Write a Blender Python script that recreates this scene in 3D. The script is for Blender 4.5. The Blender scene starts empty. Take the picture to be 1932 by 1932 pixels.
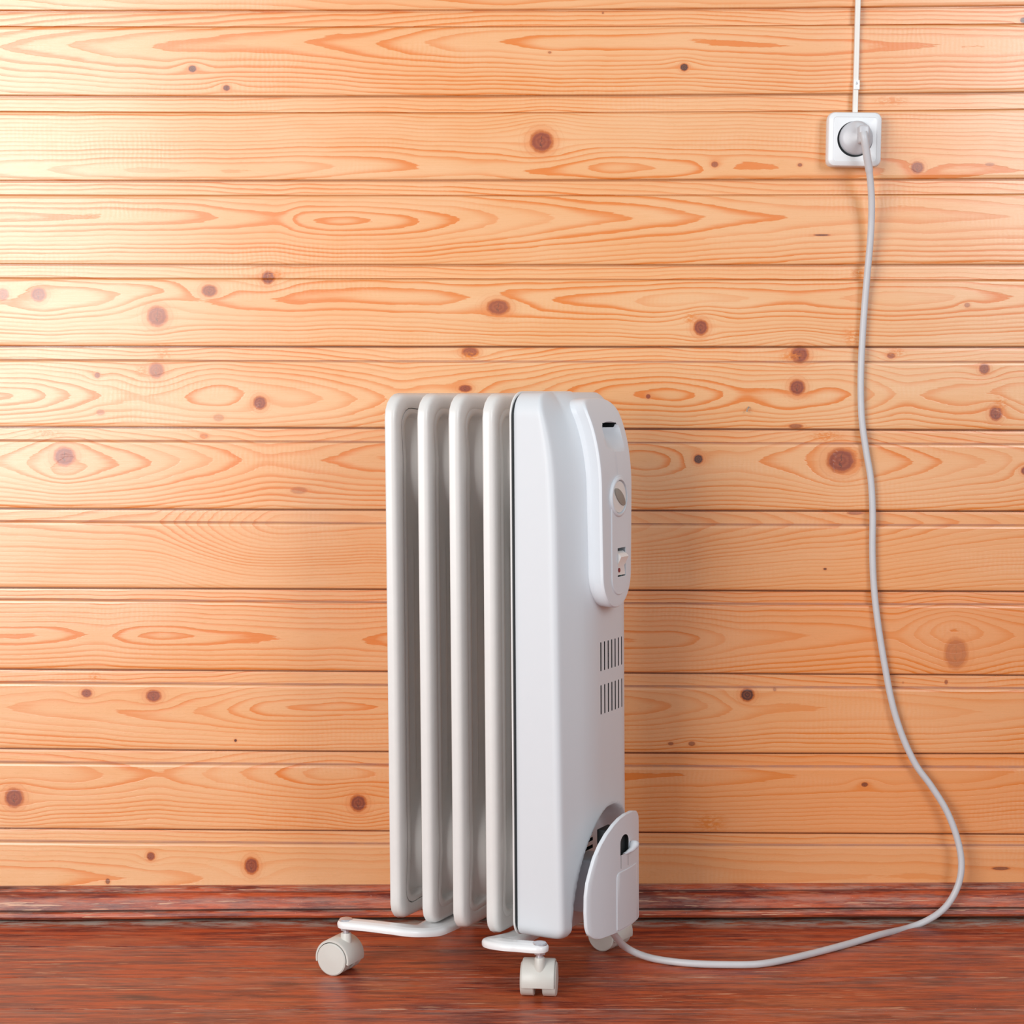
import bpy, bmesh, math, random
import numpy as np
from mathutils import Vector, Matrix
S = bpy.context.scene
COL = S.collection

# ------------------------------------------------------------------ camera
F, PITCH, DIST, EYE = 3500.0, math.atan(226/3500), 2.268, .6505
cd = bpy.data.cameras.new('camera'); cam = bpy.data.objects.new('camera', cd); COL.objects.link(cam)
cam.location = (0, -DIST, EYE); cam.rotation_euler = (math.pi/2 - PITCH, 0, 0)
cd.sensor_width = 36; cd.lens = 36*F/1932; cd.clip_start = .05
S.camera = cam

# ------------------------------------------------------------------ light
w = bpy.data.worlds.new('world'); S.world = w; w.use_nodes = True
w.node_tree.nodes['Background'].inputs[0].default_value = (.87, .94, 1, 1)
w.node_tree.nodes['Background'].inputs[1].default_value = .38
def area(name, loc, target, sx, sy, power, col, spread=180):
    l = bpy.data.lights.new(name, 'AREA'); l.shape = 'RECTANGLE'; l.size = sx; l.size_y = sy
    l.energy = power; l.color = col; l.spread = math.radians(spread)
    o = bpy.data.objects.new(name, l); COL.objects.link(o); o.location = loc
    o.rotation_euler = (Vector(target) - Vector(loc)).to_track_quat('-Z', 'Y').to_euler()
    return o
area('window_light_left', (-1.75, -2.55, 1.15), (-.45, 0, .78), 1.7, 1.9, 27, (1, .99, .97), 100)
area('window_light_right', (1.75, -2.7, 1.75), (.42, 0, 1.32), 1.0, 1.6, 11.3, (.96, .98, 1), 95)
S.view_settings.view_transform = 'Standard'; S.view_settings.look = 'None'
S.view_settings.gamma = 1; S.view_settings.use_curve_mapping = False
S.view_settings.exposure = 0.0

# ------------------------------------------------------------------ helpers
def wall_z(y, Y=0.0):
    """height on the wall plane that the photograph's row y shows"""
    b = (y-966)/F; c, s = math.cos(PITCH), math.sin(PITCH)
    return EYE + (-s - b*c)*(Y+DIST)/(c - b*s)
def wall_x(x, y=800, Y=0.0):
    b = (y-966)/F; c, s = math.cos(PITCH), math.sin(PITCH)
    return (x-966)/F*(Y+DIST)/(c - b*s)
def floor_pt(x, y, z=0.0):
    b = (y-966)/F; c, s = math.cos(PITCH), math.sin(PITCH)
    t = (z-EYE)/(-s - b*c)
    return Vector(((x-966)/F*t, -DIST + t*(c - b*s), z))
def tag(o, label=None, cat=None, group=None, kind=None):
    if label: o['label'] = label
    if cat: o['category'] = cat
    if group: o['group'] = group
    if kind: o['kind'] = kind
    return o
def link(name, me, mat=None, parent=None):
    o = bpy.data.objects.new(name, me); COL.objects.link(o)
    if mat:
        for m in (mat if isinstance(mat, (list, tuple)) else [mat]): me.materials.append(m)
    if parent:
        o.parent = parent
        o.matrix_parent_inverse = Matrix()
    return o
def smooth(me, ang=35):
    bm = bmesh.new(); bm.from_mesh(me)
    bmesh.ops.recalc_face_normals(bm, faces=bm.faces)
    for f in bm.faces: f.smooth = True
    lim = math.radians(ang)
    for e in bm.edges:
        e.smooth = len(e.link_faces) == 2 and e.calc_face_angle(0) < lim
    bm.to_mesh(me); bm.free()
def mesh(name, verts, faces):
    me = bpy.data.meshes.new(name); me.from_pydata([tuple(v) for v in verts], [], faces); me.update(); return me
def loft(name, rings, cap0=True, cap1=True, closed=True):
    n = len(rings[0]); V = [p for r in rings for p in r]; Fc = []
    for i in range(len(rings)-1):
        for j in range(n if closed else n-1):
            k = (j+1) % n
            Fc.append((i*n+j, i*n+k, (i+1)*n+k, (i+1)*n+j))
    if cap0: Fc.append(tuple(range(n))[::-1])
    if cap1: Fc.append(tuple(range((len(rings)-1)*n, len(rings)*n)))
    return mesh(name, V, Fc)
def rrect(x0, x1, y0, y1, r, n=6):
    """rounded rectangle, anticlockwise; r may be 4 radii (bl, br, tr, tl)"""
    R = r if isinstance(r, (list, tuple)) else [r]*4
    out = []
    for (cx, cy, a, rr) in ((x0+R[0], y0+R[0], 180, R[0]), (x1-R[1], y0+R[1], 270, R[1]), (x1-R[2], y1-R[2], 0, R[2]), (x0+R[3], y1-R[3], 90, R[3])):
        for k in range(n+1):
            t = math.radians(a + 90*k/n); out.append((cx+rr*math.cos(t), cy+rr*math.sin(t)))
    return out
def resample(pts, n, closed=True):
    P = np.array(pts + ([pts[0]] if closed else []), float)
    L = np.r_[0, np.cumsum(np.linalg.norm(np.diff(P, axis=0), axis=1))]
    t = np.linspace(0, L[-1], n, endpoint=not closed)
    return np.stack([np.interp(t, L, P[:, k]) for k in range(P.shape[1])], 1)
def catmull(pts, sub=10):
    P = [Vector(p) for p in pts]; P = [P[0]*2-P[1]] + P + [P[-1]*2-P[-2]]
    out = []
    for i in range(1, len(P)-2):
        a, b, c, d = P[i-1:i+3]
        for k in range(sub):
            t = k/sub
            out.append(.5*((2*b) + (c-a)*t + (2*a-5*b+4*c-d)*t*t + (3*b-3*c+d-a)*t**3))
    out.append(P[-2]); return out
def tube(name, pts, rad, seg=12):
    """round tube of radius rad (number or list) along pts"""
    rings = []; up = Vector((.13, .31, .94)); n = len(pts)
    for i, p in enumerate(pts):
        t = (pts[min(i+1, n-1)] - pts[max(i-1, 0)]).normalized()
        a = t.cross(up).normalized(); up = a.cross(t).normalized()
        r = rad[i] if isinstance(rad, (list, tuple)) else rad
        rings.append([p + (a*math.cos(2*math.pi*k/seg) + up*math.sin(2*math.pi*k/seg))*r for k in range(seg)])
    me = loft(name, rings); smooth(me, 60); return me
def lathe(name, prof, seg=40, M=Matrix()):
    """profile [(r, h)...] spun about local z then placed by M"""
    rings = [[M @ Vector((r*math.cos(2*math.pi*k/seg), r*math.sin(2*math.pi*k/seg), h)) for k in range(seg)] for r, h in prof]
    me = loft(name, rings); smooth(me, 35); return me
def boxmesh(name, x0, x1, y0, y1, z0, z1, bev=0, seg=3):
    me = bpy.data.meshes.new(name); bm = bmesh.new(); bmesh.ops.create_cube(bm, size=1)
    for v in bm.verts:
        v.co = Vector((x0+(v.co.x+.5)*(x1-x0), y0+(v.co.y+.5)*(y1-y0), z0+(v.co.z+.5)*(z1-z0)))
    if bev: bmesh.ops.bevel(bm, geom=bm.edges[:], offset=bev, segments=seg, profile=.5, affect='EDGES')
    bm.to_mesh(me); bm.free(); smooth(me, 40 if not bev else 89); return me
def cut(o, cutters, ang=32, dark=True):
    """subtract cutter meshes from o for good; cut faces take o's second material"""
    tmp = []
    for c in cutters:
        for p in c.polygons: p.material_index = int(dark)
        while len(c.materials) < 2: c.materials.append(None)
        k = bpy.data.objects.new('cutter', c); COL.objects.link(k); k.matrix_world = o.matrix_world.copy(); tmp.append(k)
        m = o.modifiers.new('b', 'BOOLEAN'); m.operation = 'DIFFERENCE'; m.object = k; m.solver = 'EXACT'
    bpy.context.view_layer.update()
    dg = bpy.context.evaluated_depsgraph_get()
    me = bpy.data.meshes.new_from_object(o.evaluated_get(dg)); o.modifiers.clear()
    mats = list(o.data.materials); old = [p.material_index for p in me.polygons]; o.data = me
    me.materials.clear()
    for m in mats: me.materials.append(m)
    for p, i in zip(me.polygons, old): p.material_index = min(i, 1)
    smooth(me, ang)
    for k in tmp: bpy.data.objects.remove(k)
def mapmesh(me, fn):
    for v in me.vertices: v.co = fn(v.co)
    return me

# ------------------------------------------------------------------ material tools
class NT:
    def __init__(s, name):
        s.m = bpy.data.materials.new(name); s.m.use_nodes = True; s.t = s.m.node_tree; s.b = s.t.nodes['Principled BSDF']
    def n(s, typ, **kw):
        x = s.t.nodes.new(typ)
        for k, v in kw.items(): setattr(x, k, v)
        return x
    def l(s, a, b): s.t.links.new(a, b)
    def set(s, sock, v):
        if hasattr(v, 'is_output') or hasattr(v, 'links'): s.l(v, sock)
        else: sock.default_value = v
    def math(s, op, a, b=None, c=None, clamp=False):
        x = s.n('ShaderNodeMath', operation=op, use_clamp=clamp); s.set(x.inputs[0], a)
        if b is not None: s.set(x.inputs[1], b)
        if c is not None: s.set(x.inputs[2], c)
        return x.outputs[0]
    def ss(s, v, a, b, lo=0., hi=1.):
        x = s.n('ShaderNodeMapRange', interpolation_type='SMOOTHSTEP'); s.set(x.inputs[0], v)
        for i, q in enumerate((a, b, lo, hi)): x.inputs[i+1].default_value = q
        return x.outputs[0]
    def mix(s, f, a, b, mode='MIX'):
        x = s.n('ShaderNodeMix', data_type='RGBA', blend_type=mode); s.set(x.inputs[0], f)
        s.set(x.inputs[6], a if not isinstance(a, tuple) else (*a, 1)[:4]); s.set(x.inputs[7], b if not isinstance(b, tuple) else (*b, 1)[:4])
        return x.outputs[2]
    def noise(s, vec, scale, detail=3, rough=.55, dim='3D'):
        x = s.n('ShaderNodeTexNoise', noise_dimensions=dim); s.l(vec, x.inputs['Vector'])
        x.inputs['Scale'].default_value = scale; x.inputs['Detail'].default_value = detail; x.inputs['Roughness'].default_value = rough
        return x.outputs[0]
    def mapping(s, vec, scale=(1, 1, 1), loc=(0, 0, 0)):
        x = s.n('ShaderNodeMapping'); s.l(vec, x.inputs[0]); x.inputs['Scale'].default_value = scale; x.inputs['Location'].default_value = loc
        return x.outputs[0]
    def attr(s, name, out='Fac'):
        x = s.n('ShaderNodeAttribute', attribute_name=name); return x.outputs[out]
    def coord(s): return s.n('ShaderNodeTexCoord').outputs['Object']
    def bump(s, h, strength, dist):
        x = s.n('ShaderNodeBump'); x.inputs['Strength'].default_value = strength; x.inputs['Distance'].default_value = dist
        s.l(h, x.inputs['Height']); s.l(x.outputs[0], s.b.inputs['Normal'])
    def out(s, **kw):
        for k, v in kw.items():
            so = s.b.inputs[k.replace('_', ' ')]
            s.set(so, (*v, 1)[:4] if isinstance(v, tuple) else v)
        return s.m
def plain(name, col, rough=.4, metal=0, mott=.04, bumpd=0, coat=0):
    t = NT(name); c = t.coord(); n = t.noise(c, 60, 3)
    f = t.math('MULTIPLY_ADD', n, mott*2, 1-mott)
    x = t.mix(1.0, col, (1, 1, 1), 'MULTIPLY'); hv = t.n('ShaderNodeHueSaturation'); t.l(x, hv.inputs['Color']); t.l(f, hv.inputs['Value'])
    t.l(hv.outputs[0], t.b.inputs['Base Color'])
    if bumpd: t.bump(t.noise(c, 900, 2), .25, bumpd)
    t.b.inputs['Coat Weight'].default_value = coat; t.b.inputs['Coat Roughness'].default_value = .15
    return t.out(Roughness=rough, Metallic=float(metal))

# pine boards: the growth-ring phase and the knots come from mesh attributes, drawn sharp here
def pine():
    t = NT('pine_board'); c = t.coord()
    ring, amp0, brd = t.attr('ring'), t.attr('contrast'), t.attr('board')
    warp = t.noise(t.mapping(c, (5, 1, 60)), 1.6, 4, .6)
    fine = t.noise(t.mapping(c, (60, 1, 420)), 1.0, 3, .6)
    r = t.math('ADD', ring, t.math('MULTIPLY_ADD', warp, .55, -.27))
    r = t.math('ADD', r, t.math('MULTIPLY_ADD', fine, .22, -.11))
    fr = t.math('FRACT', r)
    late = t.math('MULTIPLY', t.ss(fr, .30, .92), t.ss(fr, .93, 1.0, 1., 0.))
    late = t.math('POWER', late, 1.6)
    wn = t.n('ShaderNodeTexWhiteNoise', noise_dimensions='1D'); t.l(t.math('ADD', t.math('FLOOR', r), t.math('MULTIPLY', brd, 37.)), wn.inputs['W'])
    amp = t.math('MULTIPLY', t.math('MULTIPLY_ADD', wn.outputs[0], 1.05, .42), amp0)
    big = t.noise(t.mapping(c, (2.2, 1, 9)), 1.5, 3)
    amp = t.math('MULTIPLY', amp, t.ss(big, .3, .6, .55, 1.1))
    late = t.math('MULTIPLY', late, amp, clamp=True)
    light = t.mix(t.ss(big, .3, .7), (.82, .50, .265), (.80, .42, .18))
    bt = t.n('ShaderNodeTexWhiteNoise', noise_dimensions='1D'); t.l(t.math('MULTIPLY', brd, 13.7), bt.inputs['W'])
    light = t.mix(t.math('MULTIPLY', bt.outputs[0], .35), light, (.82, .36, .13))
    light = t.mix(t.attr('shade_tint'), light, (.80, .27, .075))
    fib = t.noise(t.mapping(c, (14, 1, 900)), 1.0, 2, .6)
    light = t.mix(t.ss(fib, .35, .75, 0., .28), light, (.72, .34, .13))
    # planer ripple
    wv = t.n('ShaderNodeTexWave', bands_direction='X'); t.l(c, wv.inputs[0]); wv.inputs['Scale'].default_value = 55; wv.inputs['Distortion'].default_value = 5
    rip = t.math('MULTIPLY', wv.outputs[1], t.ss(t.noise(t.mapping(c, (3, 1, 14), (4, 0, 7)), 1.4, 2), .48, .68))
    light = t.mix(t.math('MULTIPLY', rip, .06), light, (.93, .72, .55))
    col = t.mix(late, light, (.73, .20, .020))
    # knots
    kv = t.attr('knot', 'Vector'); kn = t.n('ShaderNodeTexNoise'); t.l(kv, kn.inputs['Vector']); kn.inputs['Scale'].default_value = 2.2; kn.inputs['Detail'].default_value = 4
    d = t.n('ShaderNodeVectorMath', operation='LENGTH'); t.l(kv, d.inputs[0])
    kd = t.math('ADD', d.outputs['Value'], t.math('MULTIPLY_ADD', kn.outputs[0], .36, -.18))
    tone, faint = t.attr('knot_tone'), t.attr('knot_strength')
    rr = t.math('SINE', t.math('MULTIPLY', kd, 15.))
    kc = t.mix(tone, (.28, .048, .014), (.035, .012, .008))
    kc = t.mix(t.math('MULTIPLY_ADD', rr, .10, .12), kc, (.62, .16, .045))
    sx = t.n('ShaderNodeSeparateXYZ'); t.l(kv, sx.inputs[0])
    crack = t.math('MULTIPLY', t.ss(t.math('ABSOLUTE', t.math('ADD', sx.outputs[0], t.math('MULTIPLY_ADD', kn.outputs[0], .8, -.4))), 0., .055, 1., 0.), t.ss(kd, .55, .8, 1., 0.))
    kc = t.mix(t.math('MULTIPLY', crack, .75), kc, (.06, .02, .012))
    halo = t.math('MULTIPLY', t.ss(kd, .95, 2.3, 1., 0.), .62)
    col = t.mix(t.math('MULTIPLY', halo, faint), col, (.74, .25, .07))
    hring = t.math('MULTIPLY', t.ss(t.math('SINE', t.math('MULTIPLY', kd, 12.)), .3, 1.), t.ss(kd, 1.2, 3.0, .28, 0.))
    col = t.mix(t.math('MULTIPLY', hring, faint), col, (.60, .20, .055))
    rim = t.math('MULTIPLY', t.ss(kd, .82, 1.02), t.ss(kd, 1.02, 1.3, 1., 0.))
    col = t.mix(t.math('MULTIPLY', rim, faint), col, (.50, .12, .015))
    kmask = t.math('MULTIPLY', t.ss(kd, .90, 1.02, 1., 0.), faint)
    col = t.mix(kmask, col, kc)
    # resin patches
    pv = t.attr('patch', 'Vector'); pd = t.n('ShaderNodeVectorMath', operation='LENGTH'); t.l(pv, pd.inputs[0])
    pn = t.noise(t.mapping(c, (160, 1, 320)), 1, 3, .7)
    pm = t.math('MULTIPLY', t.ss(pd.outputs['Value'], .2, 1.1, 1., 0.), t.ss(pn, .42, .56))
    col = t.mix(t.math('MULTIPLY', pm, .8), col, (.72, .20, .01))
    # dust on the little ledges, dirt low down by the heater
    dust = t.math('MULTIPLY', t.attr('ledge'), t.ss(t.noise(t.mapping(c, (30, 1, 200)), 1.2, 3), .3, .6, .3, .75))
    col = t.mix(dust, col, (.52, .31, .25))
    col = t.mix(t.math('MULTIPLY', t.attr('seam'), .85), col, (.42, .13, .03))
    t.l(col, t.b.inputs['Base Color'])
    rough = t.math('ADD', t.ss(fine, .2, .8, .24, .36), t.math('MULTIPLY', late, .05))
    rough = t.math('ADD', rough, t.math('MULTIPLY', t.attr('ledge'), .5)); t.l(rough, t.b.inputs['Roughness'])
    h = t.math('ADD', t.math('MULTIPLY', late, -.6), t.math('MULTIPLY', fib, .25))
    h = t.math('ADD', h, t.math('MULTIPLY', rip, .12))
    h = t.math('ADD', h, t.math('MULTIPLY', t.noise(t.mapping(c, (12, 1, 40)), 1, 3), .9))
    t.bump(h, .55, .0006)
    t.b.inputs['Specular IOR Level'].default_value = .6
    t.l(t.math('MULTIPLY_ADD', t.attr('ledge'), -.9, .9, clamp=True), t.b.inputs['Coat Weight']); t.b.inputs['Coat Roughness'].default_value = .27
    return t.m

def redwood(name, dark=0.):
    t = NT(name); c = t.coord(); bt = t.attr('board')
    v = t.mapping(c, (4, 42, 60)); off = t.n('ShaderNodeVectorMath', operation='ADD'); t.l(v, off.inputs[0])
    cmb = t.n('ShaderNodeCombineXYZ'); t.l(t.math('MULTIPLY', bt, 7.3), cmb.inputs[0]); t.l(t.math('MULTIPLY', bt, 3.1), cmb.inputs[1]); t.l(cmb.outputs[0], off.inputs[1])
    g = t.noise(off.outputs[0], 2.2, 6, .65)
    col = t.mix(t.ss(g, .36, .62), (.14, .013, .008), (.54, .088, .020))
    blot = t.noise(t.mapping(c, (4, 12, 12), (3, 1, 0)), 1.3, 4, .6)
    col = t.mix(t.ss(blot, .5, .72, 0., .65), col, (.56, .15, .055))
    col = t.mix(t.ss(blot, .30, .44, .55, 0.), col, (.13, .02, .016))
    # rubbed grey bloom, scratches and worn-through flecks
    dn = t.noise(t.mapping(c, (14, 70, 90), (9, 4, 1)), 1.4, 7, .75)
    col = t.mix(t.ss(dn, .50, .76, 0., .42), col, (.36, .16, .12))
    fl = t.noise(t.mapping(c, (16, 300, 300), (2, 2, 2)), 1.0, 3, .55)
    fm = t.math('MULTIPLY', t.ss(fl, .60, .64), t.ss(t.noise(t.mapping(c, (4, 22, 22)), 1.1, 2), .46, .56))
    col = t.mix(t.math('MULTIPLY', fm, .75), col, (.72, .40, .24))
    rot = t.n('ShaderNodeMapping'); t.l(c, rot.inputs[0]); rot.inputs['Rotation'].default_value = (0, 0, 1.05); rot.inputs['Scale'].default_value = (6, 420, 1)
    sc = t.noise(rot.outputs[0], 1.0, 1, .4)
    sm = t.math('MULTIPLY', t.ss(sc, .62, .68), t.ss(t.noise(c, 5, 2), .5, .62))
    col = t.mix(t.math('MULTIPLY', sm, .45), col, (.60, .27, .18))
    sp = t.n('ShaderNodeTexVoronoi'); t.l(t.mapping(c, (160, 230, 230)), sp.inputs['Vector']); sp.inputs['Scale'].default_value = 1
    spm = t.math('MULTIPLY', t.ss(sp.outputs['Distance'], .06, .13, 1., 0.), t.ss(t.noise(c, 40, 2), .52, .6))
    col = t.mix(t.math('MULTIPLY', spm, .6), col, (.62, .42, .34))
    kn = t.n('ShaderNodeTexVoronoi'); t.l(t.mapping(c, (3.2, 8.5, 8.5), (.37, .2, 0)), kn.inputs['Vector']); kn.inputs['Scale'].default_value = 1
    col = t.mix(t.ss(kn.outputs['Distance'], .05, .11, .75, 0.), col, (.06, .012, .01))
    g2 = t.noise(t.mapping(c, (30, 420, 420), (1, 5, 3)), 1.0, 4, .7)
    col = t.mix(t.ss(g2, .50, .66, 0., .45), col, (.62, .20, .11))
    col = t.mix(t.ss(g2, .34, .48, .5, 0.), col, (.12, .018, .014))
    # fluff gathered along edges
    dust = t.math('MULTIPLY', t.attr('ledge'), t.ss(t.noise(t.mapping(c, (22, 90, 160)), 1, 5, .75), .40, .60, .05, .95))
    col = t.mix(dust, col, (.46, .38, .32))
    col = t.mix(t.math('MULTIPLY', t.attr('seam'), .9), col, (.05, .02, .014))
    t.l(col, t.b.inputs['Base Color'])
    t.l(t.math('ADD', t.ss(g, .2, .8, .32, .46), t.math('MULTIPLY', dust, .4)), t.b.inputs['Roughness'])
    t.bump(t.math('ADD', t.math('MULTIPLY', g, .6), t.math('MULTIPLY', dn, .5)), .5, .0009)
    return t.m

M_PINE = pine(); M_FLOOR = redwood('oxblood_floor_paint'); M_SKIRT = redwood('oxblood_skirting_paint')
M_COVER = plain('white_plastic', (.66, .695, .73), .46, mott=.01, bumpd=.00002)
M_PANEL = plain('white_plastic_panel', (.69, .73, .775), .48, mott=.01, bumpd=.00002)
M_FIN = plain('cream_enamel', (.72, .71, .69), .30, mott=.03)
M_RIM = plain('white_enamel', (.78, .78, .77), .25, mott=.02)
M_DARK = plain('shade_black', (.012, .016, .018), .6)  # near-black that stands for shade inside openings and gaps
M_BRACKET = plain('white_lacquer', (.86, .87, .88), .25, mott=.01, coat=.3)
M_CASTER = plain('cream_plastic', (.64, .63, .585), .38, mott=.02)
M_METAL = plain('zinc', (.60, .60, .64), .3, metal=.6)
M_GRIP = plain('grey_beige_plastic', (.30, .285, .255), .5)
M_KNOB = plain('ivory_plastic', (.76, .76, .74), .35)
M_RED = plain('dark_red_mark', (.22, .02, .03), .4)
M_TEAL = plain('teal_mark', (.05, .28, .30), .4)
M_CORD = plain('grey_white_rubber', (.58, .58, .60), .42, mott=.06, bumpd=.00008)
M_PLUG = plain('grey_plug_plastic', (.56, .56, .585), .33, mott=.03)
M_SOCKET = plain('socket_plastic', (.78, .80, .82), .34, mott=.01)
M_DUCT = plain('cable_sheath_white', (.80, .77, .72), .4, mott=.03)
M_TAPE = plain('clip_white', (.88, .90, .90), .15, coat=.6)

# ------------------------------------------------------------------ back wall
# rows of the joints: (bottom edge of raised face above, top edge of next raised face), at left / middle / right
JO = [((22, 20.5, 12), (50, 50.8, 45)), ((182, 182, 175), (210.5, 213, 206)), ((342.5, 341, 338.5), (368, 369, 366.5)),
      ((499.5, 501, 500.2), (524.4, 527, 528.6)), ((654, 654.5, 655), (678.6, 682, 682.4)), ((805.8, 808.5, 812), (830.4, 834.5, 837.5)),
      ((959.6, 962.5, 964.5), (982.5, 988, 990.6)), ((1108.8, 1112.5, 1115.7), (1129.8, 1137, 1139.6)),
      ((1262.2, 1268, 1273.6), (1286.4, 1293.3, 1298)), ((1411.8, 1419, 1421.5), (1437, 1443.5, 1446.6)),
      ((1562.3, 1568.5, 1573.3), (1585.7, 1592, 1594)), ((1712, 1718, 1724), (1736, 1742, 1746))]
for k in range(1, 8):
    JO.insert(0, tuple(tuple(v - 160.5*1 for v in side) for side in JO[0]))
NB0 = 7     # index of the joint at row 22
# grain of each board: heart row, ring pitch, contrast, [(column, depth to pith)...]
GR = {0: (-10, 9, .9, [(0, 60), (966, 40), (1932, 50)]),
      1: (84, 13, 1.1, [(0, 84), (250, 66), (575, 53), (730, 40), (860, 27), (1040, 14), (1400, 9), (1932, 24)]),
      2: (318, 11.5, .85, [(0, 24), (270, 6), (550, 13), (900, 32), (1150, 14), (1350, 24), (1932, 46)]),
      3: (412, 13, 1.0, [(0, 6), (370, 14), (485, 27), (540, 30), (570, 14), (650, 5), (730, 14), (845, 27), (940, 40), (1045, 53), (1205, 66), (1500, 86), (1932, 96)]),
      4: (563, 12, .8, [(0, 22), (100, 14), (400, 40), (700, 34), (1000, 30), (1150, 24), (1290, 10), (1500, 25), (1680, 12), (1932, 30)]),
      5: (748, 12.5, .9, [(0, 4), (68, 12), (107, 25), (170, 37), (257, 50), (330, 44), (420, 30), (540, 40), (615, 50), (760, 75), (1000, 52), (1150, 22), (1271, 12), (1400, 40), (1480, 26), (1560, 30), (1700, 62), (1932, 40)]),
      6: (868, 13, .8, [(0, 40), (123, 4), (160, 12), (202, 25), (260, 38), (500, 82), (700, 64), (1000, 45), (1220, 20), (1317, 40), (1400, 48), (1500, 30), (1586, 5), (1660, 16), (1717, 27), (1772, 40), (1873, 54), (1932, 66)]),
      7: (985, 9, .55, [(0, 110), (300, 95), (520, 24), (760, 30), (1180, 45), (1500, 80), (1932, 120)]),
      8: (1203, 13, 1.15, [(0, 10), (100, 14), (195, 24), (250, 10), (300, 4), (400, 13), (520, 22), (640, 24), (740, 14), (1000, 6), (1270, 12), (1400, 34), (1700, 52), (1800, 14), (1870, 30), (1932, 42)]),
      9: (1334, 12, .75, [(0, 60), (400, 34), (490, 13), (640, 5), (760, 12), (1180, 20), (1500, 56), (1932, 70)]),
      10: (1462, 12, .85, [(0, 34), (300, 58), (530, 26), (640, 8), (720, 20), (1200, 28), (1600, 40), (1932, 48)]),
      11: (1652, 12.5, .6, [(0, 30), (400, 50), (966, 60), (1932, 74)])}
# knots: column, row, radius across, radius along, darkness, strength
KN = [(372, 131, 7, 6, .7, 1), (435, 167, 6, 5, .5, 1), (1286, 128, 7, 6.5, .9, 1), (1021, 268, 19, 18, 0, 1), (1344, 311, 6, 5, .1, .8), (1503, 312, 4, 3, .2, .8),
      (1722, 317, 11, 10, .1, .9), (1857, 311, 8, 3, .1, .5), (12, 556, 10, 10, .1, .8), (79, 556, 13, 12, .15, .9), (301, 597, 17, 17, .0, .9),
      (399, 549, 13, 10, .1, .9), (509, 524, 11, 11, .1, 1), (940, 580, 19, 13, 0, .9), (1320, 618, 12, 13, .1, 1), (1819, 576, 5, 4, .2, .6),
      (1507, 669, 15, 14, .05, 1), (1679, 671, 7, 5, .1, .8), (298, 699, 13, 13, 0, .8), (187, 708, 5, 5, .3, .8), (492, 760, 11, 11, .0, 1),
      (414, 788, 9, 6, 0, .35), (192, 778, 7, 5, .1, .5), (887, 664, 14, 8, 0, .9), (878, 733, 11, 6, .05, 1), (1502, 731, 13, 13, .1, 1), (1222, 748, 4, 4, 0, 1),
      (1853, 696, 9, 9, .2, .9), (1876, 780, 11, 12, .1, 1), (123, 861, 18, 16, .0, 1), (1317, 866, 8, 8, .9, 1), (1586, 869, 24, 20, .1, 1),
      (1934, 888, 8, 7, .2, 1), (564, 925, 14, 6, 0, .4), (385, 823, 7, 4, 0, .6), (158, 1307, 9, 7, .1, 1), (285, 1312, 13, 10, .05, 1),
      (440, 1396, 2.5, 2.5, 1, 1), (1413, 1310, 12, 11, .85, 1), (17, 1504, 16, 16, .15, 1), (673, 1514, 14, 14, .3, 1), (276, 1614, 7, 7, .2, 1),
      (468, 1632, 12, 14, .2, 1), (193, 1661, 4, 5, .8, .8), (1638, 1479, 6, 4, .6, .9), (1917, 38, 6, 5, 1, 1), (1808, 1232, 20, 26, .0, .5),
      (1545, 444, 14, 1.6, .8, .9), (1268, 1402, 5, 3, .6, .7), (1308, 1402, 6, 4, .6, .7), (1900, 1637, 16, 3, .7, .8), (1792, 1287, 3, 4, .4, .7), (1465, 1300, 3, 3, .5, .5),
      (1036, 100, 3, 2, .3, .6), (1558, 1073, 3, 2, .9, .9), (1135, 24, 2, 2, .6, .6), (1500, 804, 12, 4, .2, .7), (1615, 968, 14, 3, .1, .7), (1710, 1288, 2, 2, .5, .3)]
PA = [(1672, 190, 40, 12), (525, 518, 22, 12), (310, 668, 24, 14), (887, 672, 26, 10), (1490, 672, 26, 12), (1605, 634, 26, 24), (1690, 664, 22, 10), (90, 818, 40, 12),
      (1560, 823, 40, 14), (385, 823, 14, 8), (270, 700, 16, 16), (172, 1277, 14, 12), (1345, 1552, 40, 24), (1885, 762, 16, 20), (1617, 515, 22, 12), (305, 655, 30, 8), (1300, 600, 16, 14)]

def qfit(tri, x):
    x = np.clip(x, -80, 2012); u = (x-966)/966
    a, b, c = tri; return b + (c-a)/2*u + ((a+c)/2-b)*u*u

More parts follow.
